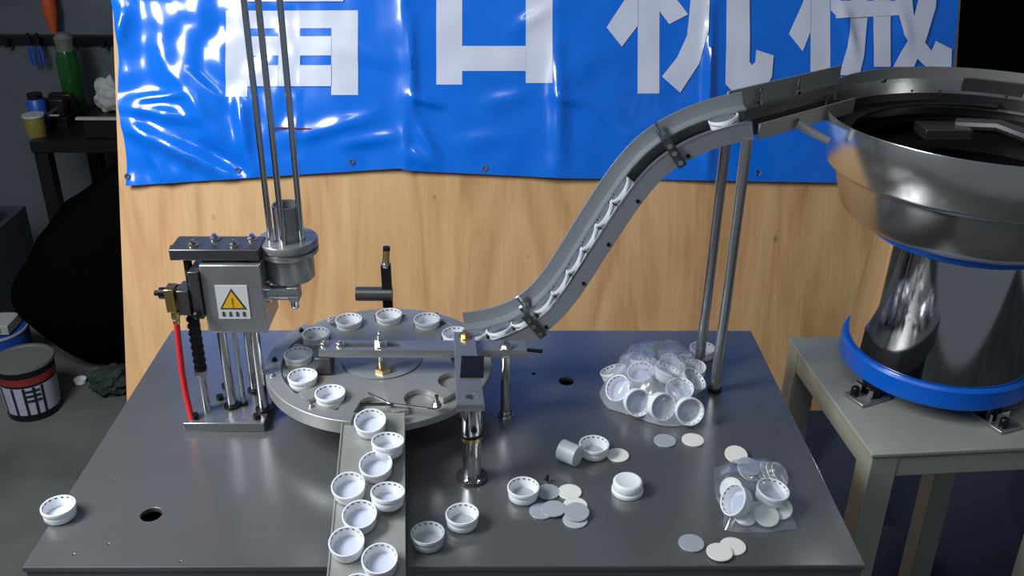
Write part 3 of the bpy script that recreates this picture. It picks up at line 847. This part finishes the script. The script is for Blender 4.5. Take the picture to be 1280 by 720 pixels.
# smooth
pts = [Vector((x, YC, z)) for x, z in raw]
for _ in range(2): pts = [pts[0]]+[(pts[i-1]+pts[i]*2+pts[i+1])/4 for i in range(1, len(pts)-1)]+[pts[-1]]
def catmull(P, n=6):
    o = []
    for i in range(len(P)-1):
        p0, p1_, p2_, p3 = P[max(i-1, 0)], P[i], P[i+1], P[min(i+2, len(P)-1)]
        for k in range(n):
            u = k/n
            o.append(.5*((2*p1_)+(p2_-p0)*u+(2*p0-5*p1_+4*p2_-p3)*u*u+(3*p1_-p0-3*p2_+p3)*u**3))
    return o+[P[-1]]
TR = catmull(pts)
FR = []
for i, p in enumerate(TR):
    tg = (TR[min(i+1, len(TR)-1)]-TR[max(i-1, 0)]).normalized()
    FR.append((p, Vector((-tg.z, 0, tg.x)), Vector((0, 1, 0))))
cum = [0]
for a, b in zip(TR, TR[1:]): cum.append(cum[-1]+(b-a).length)
def along(s):
    for i in range(len(cum)-1):
        if cum[i+1] >= s:
            u = (s-cum[i])/(cum[i+1]-cum[i]); return TR[i].lerp(TR[i+1], u), FR[i][1]
    return TR[-1], FR[-1][1]
t = thing('feed_track', 'S-shaped steel feed track bringing caps down from bowl to disc', 'track', (.12, YC, TOP))
HW = .0178
fl = -.006
def rs(n0, n1, y0, y1): return [(n0, y0), (n1, y0), (n1, y1), (n0, y1)]
MB().sweep(FR, rs(fl-.002, fl, -HW, HW)).build('track_floor', M_darksteel, t)
MB().sweep(FR, rs(fl-.003, .0265, HW, HW+.003)).build('rear_guide', M_strip, t)
MB().sweep(FR, rs(.0105, .0120, .001, HW-.0001)).build('cover_strip', M_strip, t)
MB().sweep(FR[4:], rs(-.0165, .0030, -HW-.003, -HW)).build('front_guide', M_strip, t)
MB().sweep(FR[4:], rs(.0030, .0045, -HW-.0035, -HW+.002)).build('front_rail', M_chrome, t)
for s_, nm in ((cum[-1]*.205, 1), (cum[-1]*.80, 2)):
    p, nn = along(s_); tg = Vector((nn.z, 0, -nn.x))
    k = MB()
    def bx(n0, n1, y0, y1, wd=.005):
        q = [p+tg*sx*wd+nn*a+Vector((0, b, 0)) for sx in (-1, 1) for a, b in ((n0, y0), (n1, y0), (n1, y1), (n0, y1))]
        vv = [k.bm.verts.new(x) for x in q]
        for f in ((0, 1, 2, 3), (7, 6, 5, 4), (0, 4, 5, 1), (1, 5, 6, 2), (2, 6, 7, 3), (3, 7, 4, 0)): k.bm.faces.new([vv[i] for i in f])
    bx(.0155, .0195, -HW-.006, HW); bx(-.018, .0195, -HW-.008, -HW-.0035)
    cl = k.build('track_clamp', M_darksteel, t)
    k = MB()
    for n_ in (.012, .002, -.011): caphead(k, p+nn*n_+Vector((0, -HW-.008, 0)), .003, .004, (0, -1, 0))
    k.cyl(p+nn*.0195+Vector((0, 0, 0)), p+nn*.034+Vector((0, 0, 0)), .0026, n=10); k.cyl(p+nn*.0195+Vector((0, -.012, 0)), p+nn*.026+Vector((0, -.012, 0)), .004, n=6)
    k.build('clamp_screw', M_chrome, cl)
for i in (8, 22, 34, 44, 56, 74):
    p, nn, _ = FR[i]
    k = MB(); caphead(k, p+nn*-.011+Vector((0, -HW-.003, 0)), .0022, .002, (0, -1, 0)); k.build('guide_screw', M_blk, t)
for (px, py, yy) in ((873, 462, None), (893, 488, None)):
    b = on(px, py, TOP)
    top_z = 1.125
    MB().cyl((b.x, b.y, TOP), (b.x+.003, b.y, top_z), .0062).build('support_rod', M_rod, t)
    MB().cyl((b.x, b.y, TOP), (b.x, b.y, TOP+.004), .0085).build('rod_foot', M_blk, t)
ordn = ['lowest', 'second from bottom', 'third from bottom', 'fourth from bottom', 'fifth from bottom', 'sixth from bottom', 'seventh from bottom', 'eighth from bottom', 'ninth from bottom', 'topmost moving']
ss = [.012+.0338*k for k in range(9)]
for k, s_ in enumerate(ss):
    p, nn = along(s_)
    cap(p+nn*(fl+.0004), ordn[k]+' white cap in the S-shaped feed track', 'caps in the feed track', rot=up_to(nn))
p, nn = along(cum[-1]-.026)
cap(p+nn*(fl+.0004), 'lone white cap at the very top of the feed track', 'caps in the feed track', rot=up_to(nn))

# ------------------------------------------------------------------ bowl feeder
BX, BY, SZ = .575, 1.085, .772
t = thing('vibratory_bowl_feeder', 'polished stainless vibrating bowl feeder with blue rings on cream stool', 'bowl feeder', (BX, BY, SZ))
bc = (BX, BY, 0)
zr0, zr1 = SZ+.026, SZ+.055
MB().lathe([(0, zr0), (.117, zr0), (.1195, zr0+.003), (.1195, zr1-.003), (.117, zr1), (.105, zr1), (0, zr1)], bc, 80).build('lower_ring', M_bluering, t)
MB().lathe([(.110, zr1), (.1125, zr1+.001), (.1035, .985), (0, .985)], bc, 80).build('drive_body', M_body, t)
MB().lathe([(0, .985), (.113, .985), (.115, .987), (.115, 1.003), (0, 1.003)], bc, 80).build('upper_ring', M_bluering, t)
zR = 1.130
prof = [(0, 1.004), (.142, 1.004), (.152, 1.014), (.164, 1.057), (.1665, 1.062), (.1735, 1.065), (.1765, 1.068), (.1775, 1.071), (.186, zR-.001), (.1855, zR), (.184, zR-.001), (.1758, 1.072), (.160, 1.064)]
MB().lathe(prof, bc, 128).build('bowl_shell', M_bowl, t)
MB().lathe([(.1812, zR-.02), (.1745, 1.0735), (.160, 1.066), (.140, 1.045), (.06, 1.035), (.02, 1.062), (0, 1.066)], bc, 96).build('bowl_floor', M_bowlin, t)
# spiral ledge
mb = MB(); rings = []
NSP = 150
for i in range(NSP+1):
    f = i/NSP; a = R(200)-f*R(500)
    ro_ = .1745+.006*f; ri = ro_-.032+.004*f
    z = 1.078+.026*f
    rings.append([mb.bm.verts.new((BX+r_*math.cos(a), BY+r_*math.sin(a), z+dz)) for r_, dz in ((ri, 0), (ro_, -.002), (ro_, -.004), (ri, -.002))])
for A, Bq in zip(rings, rings[1:]):
    for i in range(4): mb.bm.faces.new((A[i], A[(i+1) % 4], Bq[(i+1) % 4], Bq[i]))
mb.bm.faces.new(rings[0]); mb.bm.faces.new(rings[-1][::-1])
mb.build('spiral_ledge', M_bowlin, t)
# raised guard wall at the rear
mb = MB()
mb.sector(bc, .1845, .1862, 1.094, 1.144, R(20), R(146), 70); mb.sector(bc, .170, .1845, 1.094, 1.0955, R(20), R(146), 70)
mb.build('rear_guard_wall', M_satin, t)
mb = MB(); mb.sector(bc, .1818, .1843, 1.108, 1.132, R(52), R(76), 14); mb.build('guard_window_plate', M_darksteel, t, .001)
mb = MB()
for a in (142, 110, 96, 84, 58): caphead(mb, (BX+.1845*math.cos(R(a)), BY+.1845*math.sin(R(a)), 1.128 if a > 100 else 1.112), .0026, .003, (-math.cos(R(a)), -math.sin(R(a)), 0))
k = mb.build('guard_screws', M_chrome, t); k['kind'] = 'stuff'
mb = MB(); mb.tube([(BX+.02, BY+.12, 1.085), (BX+.06, BY+.09, 1.092), (BX+.085, BY+.05, 1.088)], .008, 10); mb.box(BX-.03, BX+.03, BY+.09, BY+.13, 1.072, 1.086); mb.build('sorting_tooling', M_darksteel, t, .001)
# outlet trough to the track
e0 = Vector((.268, 1.035, 1.137)); e1 = Vector((.432, 1.172, 1.133))
tg = (e1-e0); L_ = tg.length; tg.normalize(); sd = Vector((-tg.y, tg.x, 0)).normalized(); uz = tg.cross(sd).normalized()
if uz.z < 0: uz = -uz
def obx(l0, l1, s0, s1, u0, u1):
    k = MB()
    q = [e0+tg*l+sd*s+uz*u for l in (l0, l1) for s, u in ((s0, u0), (s1, u0), (s1, u1), (s0, u1))]
    vv = [k.bm.verts.new(x) for x in q]
    for f in ((0, 1, 2, 3), (7, 6, 5, 4), (0, 4, 5, 1), (1, 5, 6, 2), (2, 6, 7, 3), (3, 7, 4, 0)): k.bm.faces.new([vv[i] for i in f])
    return k
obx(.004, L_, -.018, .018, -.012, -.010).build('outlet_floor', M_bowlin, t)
obx(.0, L_+.012, .018, .0205, -.014, .030).build('outlet_rear_wall', M_satin, t)
obx(.012, L_-.01, -.0205, -.018, -.018, .000).build('outlet_front_wall', M_satin, t)
obx(.002, L_+.01, .0135, .018, .006, .009).build('outlet_inner_rail', M_steel, t)
for l in (.055, .130):
    k = MB(); q = e0+tg*l+sd*.0145+uz*.009; k.cyl(q, q+uz*.004, .0042, n=8); k.cyl(q, q+uz*.018, .0017, n=8); k.build('rail_screw', M_chrome, t)
q = e0+tg*.082+sd*-.0215+uz*-.010
MB().tube([q, q+Vector((.014, -.004, -.008)), q+Vector((.036, -.012, -.018))], [.006, .005, .004], 8).build('outlet_latch', M_satin, t)
# feet
for a in (205, 292, 60):
    ca, sa = math.cos(R(a)), math.sin(R(a))
    fx, fy = BX+.108*ca, BY+.108*sa
    mt = Matrix.Translation((fx, fy, SZ)) @ Matrix.Rotation(R(a), 4, 'Z')
    mb = MB(); mb.box(-.022, .026, -.017, .017, 0, .005, mt); f_ = mb.build('clamp_foot', M_steel, t, .001)
    mb = MB(); mb.cyl(mt @ Vector((-.004, 0, .005)), mt @ Vector((-.004, 0, .0255)), .013); mb.build('rubber_mount', M_blk, t)
    mb = MB(); mb.cyl(mt @ Vector((.018, -.006, .005)), mt @ Vector((.018, -.006, .010)), .0055); mb.sph(mt @ Vector((.018, -.006, .013)), .0058); mb.build('knob', M_blk, f_)
    mb = MB(); mb.box(.006, .009, -.017, .012, .005, .018, mt); mb.build('foot_lug', M_chrome, f_)

# ------------------------------------------------------------------ cream stool
fl_, bl_ = on(1090, 568, SZ), on(985, 422, SZ)
ex = Vector((.997, .075, 0)).normalized()
ey = (bl_-fl_); LY = ey.length; ey.normalize()
W_ = .285
t = thing('wooden_stool', 'cream painted square stool standing under the stainless bowl feeder', 'stool', (fl_.x+.14, fl_.y+.14, 0))
def q4(x0, x1, y0, y1, z0, z1, name, sp=0.):
    k = MB()
    vv = []
    for z in (z0, z1):
        for a, b in ((x0, y0), (x1, y0), (x1, y1), (x0, y1)):
            p = fl_+ex*a+ey*b
            if z == z0 and sp:
                p = p+ex*(sp*(-1 if (x0+x1)/2 < W_/2 else 1))+ey*(sp*(-1 if (y0+y1)/2 < LY/2 else 1))*.3
            vv.append(k.bm.verts.new((p.x, p.y, z)))
    for f in ((3, 2, 1, 0), (4, 5, 6, 7), (0, 1, 5, 4), (1, 2, 6, 5), (2, 3, 7, 6), (3, 0, 4, 7)): k.bm.faces.new([vv[i] for i in f])
    return k.build(name, M_cream, t, .0015)
q4(0, W_, 0, LY, SZ-.006, SZ, 'seat_board')
ap = SZ-.0065
q4(.036, W_-.036, .003, .018, ap-.030, ap, 'apron'); q4(.036, W_-.036, LY-.018, LY-.003, ap-.030, ap, 'apron')
q4(.003, .018, .036, LY-.036, ap-.030, ap, 'apron'); q4(W_-.018, W_-.003, .036, LY-.036, ap-.030, ap, 'apron')
for a in (.002, W_-.036):
    for b in (.002, LY-.036): q4(a, a+.034, b, b+.034, 0, ap, 'leg', .006)
q4(.034, W_-.034, .012, .027, .22, .25, 'stretcher'); q4(.034, W_-.034, LY-.027, LY-.012, .22, .25, 'stretcher')
q = fl_+ex*.006+ey*.004

# ------------------------------------------------------------------ navy cloth heap behind the stool
mb = MB()
x0, x1, y0, y1 = .56, 1.7, 1.245, 1.60
NX, NY = 110, 80
G = []
for i in range(NX+1):
    col = []
    for j in range(NY+1):
        u, v = i/NX, j/NY
        x, y = x0+(x1-x0)*u, y0+(y1-y0)*v
        e = min(1, 7*min(u, 1-u, v*1.2))
        q = Vector((x*3.2, y*2.6, .4))
        fo = abs(noise.noise(Vector((x*5+y*3, y*1.5-x, 2.2))))
        z = (.16+.30*v+.12*noise.noise(q)-.30*fo+.05*noise.noise(q*3))*(e**.6)
        z = max(z, (y-1.50)/.2867+.03)
        col.append(mb.bm.verts.new((x, y, max(.004, z))))
    G.append(col)
for i in range(NX):
    for j in range(NY): mb.bm.faces.new((G[i][j], G[i+1][j], G[i+1][j+1], G[i][j+1]))
tag(mb.build('navy_tarpaulin', M_navy, sharp=70), 'rumpled dark navy tarpaulin heaped under the stool against the plywood', 'tarpaulin')

# ------------------------------------------------------------------ left background
def lat(name, prof, c, m, parent=None, n=32): return MB().lathe(prof, c, n).build(name, m, parent)
q = on(32, 527, 0); q.y += .06
t = thing('paint_bucket', 'grey-lidded paint bucket with pale striped label on the floor at left', 'bucket', (q.x, q.y, 0))
lat('bucket_body', [(0, 0), (.062, 0), (.066, .004), (.072, .150), (0, .150)], q, M_blk, t)
lat('label_band', [(.0655, .022), (.0668, .022), (.0705, .105), (.069, .105)], q, M_paintcan, t)
lat('red_band', [(.070, .112), (.0715, .112), (.0725, .132), (.071, .132)], q, M_red, t)
lat('lid', [(0, .150), (.074, .150), (.076, .153), (.075, .160), (.066, .160), (.064, .157), (0, .157)], q, M_grey, t)
k = MB()
for a in (232, 262, 285, 305, 322):
    for z0_, z1_ in ((.022, .105),):
        r0, r1 = .0675, .0712
        d0 = Vector((math.cos(R(a)), math.sin(R(a)), 0)); p_ = Vector((-d0.y, d0.x, 0))*.0035
        vv = [k.bm.verts.new(Vector((q.x, q.y, 0))+d0*r_+p_*s_+Vector((0, 0, z_))) for r_, z_, s_ in ((r0, z0_, -1), (r0, z0_, 1), (r1, z1_, 1), (r1, z1_, -1))]
        k.bm.faces.new(vv)
for a in (290, 300, 312):
    for z_ in (.062, .076, .09):
        d0 = Vector((math.cos(R(a)), math.sin(R(a)), 0)); p_ = Vector((-d0.y, d0.x, 0))*.006
        vv = [k.bm.verts.new(Vector((q.x, q.y, 0))+d0*(.0705+.0005*dz/.01)+p_*s_+Vector((0, 0, z_+dz))) for dz, s_ in ((0, -1), (0, 1), (.007, 1), (.007, -1))]
        k.bm.faces.new(vv)
k.build('label_print', M_ink, t)
q = on(2, 464, 0); q.y += .02
t = thing('blue_tin', 'blue printed round tin behind the paint bucket', 'tin', (q.x, q.y, 0))
lat('tin_body', [(0, 0), (.085, 0), (.087, .004), (.087, .125), (.084, .128), (0, .128)], q, M_tinblue, t)
lat('rim', [(.086, .126), (.089, .127), (.089, .133), (.085, .133), (.085, .126)], q, M_pale, t)
k = MB()
for a in range(235, 330, 14): k.sph((q.x+.087*math.cos(R(a)), q.y+.087*math.sin(R(a)), .085), .007, 8, (1, 1, 1))
o = k.build('pale_dots', M_paintcan, t); o['kind'] = 'stuff'
bx_ = Vector((q.x, q.y, .133))
t = thing('card_box', 'pale flat box lying on top of the blue tin', 'box', bx_)
MB().box(bx_.x-.05, bx_.x+.065, bx_.y-.05, bx_.y+.03, .134, .163, None).build('carton', M_pale, t, .002)
MB().box(bx_.x-.03, bx_.x+.045, bx_.y-.0508, bx_.y-.0502, .140, .156).build('print', M_grey, t)
# black shrouded round thing
k = MB(); bmx = k.bm
cx, cy = -1.10, 2.46
r_ = bmesh.ops.create_icosphere(bmx, subdivisions=5, radius=1)
for v in r_['verts']:
    d = v.co.copy()
    z = d.z
    px_ = .245*math.copysign(abs(d.x)**.8, d.x); py_ = .17*math.copysign(abs(d.y)**.8, d.y)
    pz = .355+.30*z
    if z < -.3: px_ *= .55+.45*(1+z)/.7; 
    s_ = 1+.05*noise.noise(d*2.2)+.02*noise.noise(d*6)
    v.co = Vector((cx+px_*s_*(1-.28*max(0, z))+.13*max(-.4, z)+.02, cy+py_*s_, pz*s_))
heap_min = min(v.co.z for v in bmx.verts)
for v in bmx.verts: v.co.z = max(0, v.co.z-heap_min-.002)
tag(k.build('shrouded_machine', M_blackcloth, sharp=80), 'large rounded shape under black cloth on the floor left of the plywood', 'covered machine')
k = MB(); bmx = k.bm
q = on(142, 487, 0)
r_ = bmesh.ops.create_icosphere(bmx, subdivisions=4, radius=1)
for v in r_['verts']:
    d = v.co.copy(); s_ = 1+.35*noise.noise(d*2.6+Vector((3, 1, 2)))+.15*noise.noise(d*6)
    v.co = Vector((q.x+.055*d.x*s_, q.y+.05*d.y*s_, max(0, .03+.042*d.z*s_)))
tag(k.build('crumpled_rag', M_darkgreen, sharp=50), 'dark green crumpled rag on the floor near the table left edge', 'rag')
# side bench with bits on it
YB = 2.75
a0_, a1_ = at(36, 177, YB), at(150, 174, YB)
BZ = a0_.z
t = thing('side_bench', 'dark steel side bench against the back wall at far left', 'bench', (a0_.x+.2, YB+.2, 0))
BXR = a0_.x+.62
MB().box(a0_.x, BXR, YB, YB+.40, BZ-.035, BZ).build('bench_top', M_blk, t, .002)
for x in (a0_.x+.005, a0_.x+.30, BXR-.045):
    for y in (YB+.005, YB+.355): MB().box(x, x+.04, y, y+.04, 0, BZ-.035).build('leg', M_blk, t)
MB().box(a0_.x, BXR, YB+.02, YB+.40, BZ-.28, BZ-.26).build('lower_shelf', M_grey, t)
def stand(name, label, cat, px, y):
    q = on(px, 170, BZ); d = at(px, 170, y)
    return Vector((d.x, y, BZ))
c = stand('', '', '', 47, YB+.06)
t = thing('yellow_can', 'dull yellow can with white lid on the corner of the dark bench', 'can', c)
lat('can_body', [(0, 0), (.028, 0), (.029, .002), (.029, .058), (0, .058)], c, M_yellow, t)
lat('white_lid', [(0, .058), (.031, .058), (.032, .06), (.031, .066), (0, .066)], c, M_pale, t)
c = stand('', '', '', 54, YB+.13)
t = thing('blue_jar', 'dark blue jar standing behind the yellow can', 'jar', c)
lat('jar_body', [(0, 0), (.026, 0), (.027, .003), (.027, .085), (.02, .095), (0, .095)], c, M_tinblue, t)
lat('jar_lid', [(0, .095), (.022, .095), (.022, .11), (0, .11)], c, M_blk, t)
c = stand('', '', '', 103, YB+.33)
t = thing('green_bottle', 'green glass bottle with grey top standing on the dark bench', 'bottle', c)
lat('bottle_body', [(0, .0), (.032, .0), (.034, .004), (.034, .17), (.027, .195), (0, .195)], c, M_green, t)
lat('bottle_neck', [(0, .195), (.027, .195), (.026, .21), (.030, .235), (.020, .25), (0, .25)], c, M_grey, t)
c = stand('', '', '', 84, YB+.2)
t = thing('bench_vise', 'black bench vise with pale highlights beside the green bottle', 'vise', c)
MB().box(c.x-.045, c.x+.035, c.y-.06, c.y+.05, BZ, BZ+.03).build('vise_base', M_blk, t, .002)
k = MB(); k.box(c.x-.04, c.x+.03, c.y-.05, c.y-.02, BZ+.03, BZ+.085); k.box(c.x-.04, c.x+.03, c.y+.01, c.y+.045, BZ+.03, BZ+.085); k.build('jaws', M_blk, t, .003)
MB().cyl((c.x, c.y-.11, BZ+.05), (c.x, c.y, BZ+.05), .008).build('screw', M_darksteel, t)
MB().cyl((c.x-.015, c.y-.10, BZ+.05), (c.x+.035, c.y-.10, BZ+.05), .004).build('handle', M_steel, t)
c = stand('', '', '', 128, YB+.08)
t = thing('tool_tray', 'black tool tray with pale front edge on the dark bench', 'tray', c)
MB().box(c.x-.03, c.x+.12, c.y-.05, c.y+.16, BZ, BZ+.06).build('tray_body', M_blk, t, .003)
k = MB(); k.box(c.x-.045, c.x+.12, c.y-.06, c.y-.045, BZ+.06, BZ+.066); k.build('pale_edge', M_pale, t)
c2 = Vector((c.x+.025, c.y+.05, BZ+.061))
k = MB(); r_ = bmesh.ops.create_icosphere(k.bm, subdivisions=4, radius=1)
for v in r_['verts']:
    d = v.co.copy(); s_ = 1+.3*noise.noise(d*2.4+Vector((7, 3, 1)))
    v.co = Vector((c2.x+.045*d.x*s_, c2.y+.04*d.y*s_, c2.z+max(0, .045+.055*d.z*s_)))
tag(k.build('white_bag', M_pale, sharp=50), 'crumpled pale bag lying on the tool tray beside the plywood', 'bag')
# rail and hanging tools on the wall
YW = 3.25
r0_, r1_ = at(-40, 50, YW-.03), at(170, 44, YW-.03)
t = thing('tool_rail', 'black horizontal tool rail fixed along the back wall', 'rail', (r0_.x, YW, r0_.z))
MB().box(r0_.x, r1_.x, YW-.03, YW, r0_.z-.012, r0_.z+.014).build('rail_bar', M_blk, t)
for px in (10, 50, 90, 130):
    q = at(px, 48, YW-.03); MB().box(q.x-.006, q.x+.006, YW-.05, YW-.0305, r0_.z-.02, r0_.z+.005).build('hook', M_blk, t)
q = at(69, 46, YW-.06)
t = thing('orange_screwdriver', 'orange-handled tool hanging point down from the wall rail', 'screwdriver', (q.x, q.y, r0_.z))
MB().tube([(q.x, q.y, r0_.z+.20), (q.x, q.y, r0_.z+.18), (q.x, q.y, r0_.z+.10), (q.x, q.y, r0_.z+.06), (q.x, q.y, r0_.z+.03)], [.016, .023, .022, .015, .009], 14).build('grip', M_orange, t)
MB().cyl((q.x, q.y, r0_.z+.03), (q.x, q.y, r0_.z-.09), .006).build('shank', M_blk, t)
for px, nm, lb in ((37, 'blue_pliers', 'small dark blue pliers hanging left on the wall rail'), (48, 'blue_pliers', 'small dark blue pliers hanging right of a like pair on the rail')):
    q = at(px, 55, YW-.06)
    t = thing(nm, lb, 'pliers', (q.x, q.y, r0_.z), 'small blue tools on the rail')
    for s_ in (-1, 1):
        MB().tube([(q.x+s_*.002, q.y, r0_.z-.01), (q.x+s_*.007, q.y, r0_.z-.035), (q.x+s_*.005, q.y, r0_.z-.075)], [.004, .005, .004], 8).build('grip', M_tinblue, t)
    MB().cyl((q.x, q.y, r0_.z-.01), (q.x, q.y, r0_.z+.03), .005).build('jaws', M_blk, t)
# dim crate and green bottle at the far left edge
q = on(-6, 330, 0)
t = thing('grey_crate', 'dim grey-blue crate at the left edge of the photo behind black cloth', 'crate', (-1.72, 2.75, 0))
MB().box(-1.90, -1.515, 2.6, 2.9, 0, .30).build('crate_body', mat('crate_grey', (.045, .055, .07), 0, .6), t, .004)
k = MB()
for z in (.07, .15, .23): k.box(-1.89, -1.525, 2.594, 2.5995, z, z+.02)
k.build('ribs', M_grey, t)
c = Vector((-1.56, 2.72, .301))
t = thing('green_tub', 'small green tub standing on the grey crate at the left edge', 'tub', c)
lat('tub_body', [(0, 0), (.032, 0), (.034, .003), (.04, .06), (0, .06)], c, mat('green_plastic', (.008, .07, .03), 0, .4), t)
lat('tub_lid', [(0, .06), (.042, .06), (.042, .068), (0, .07)], c, M_grey, t)
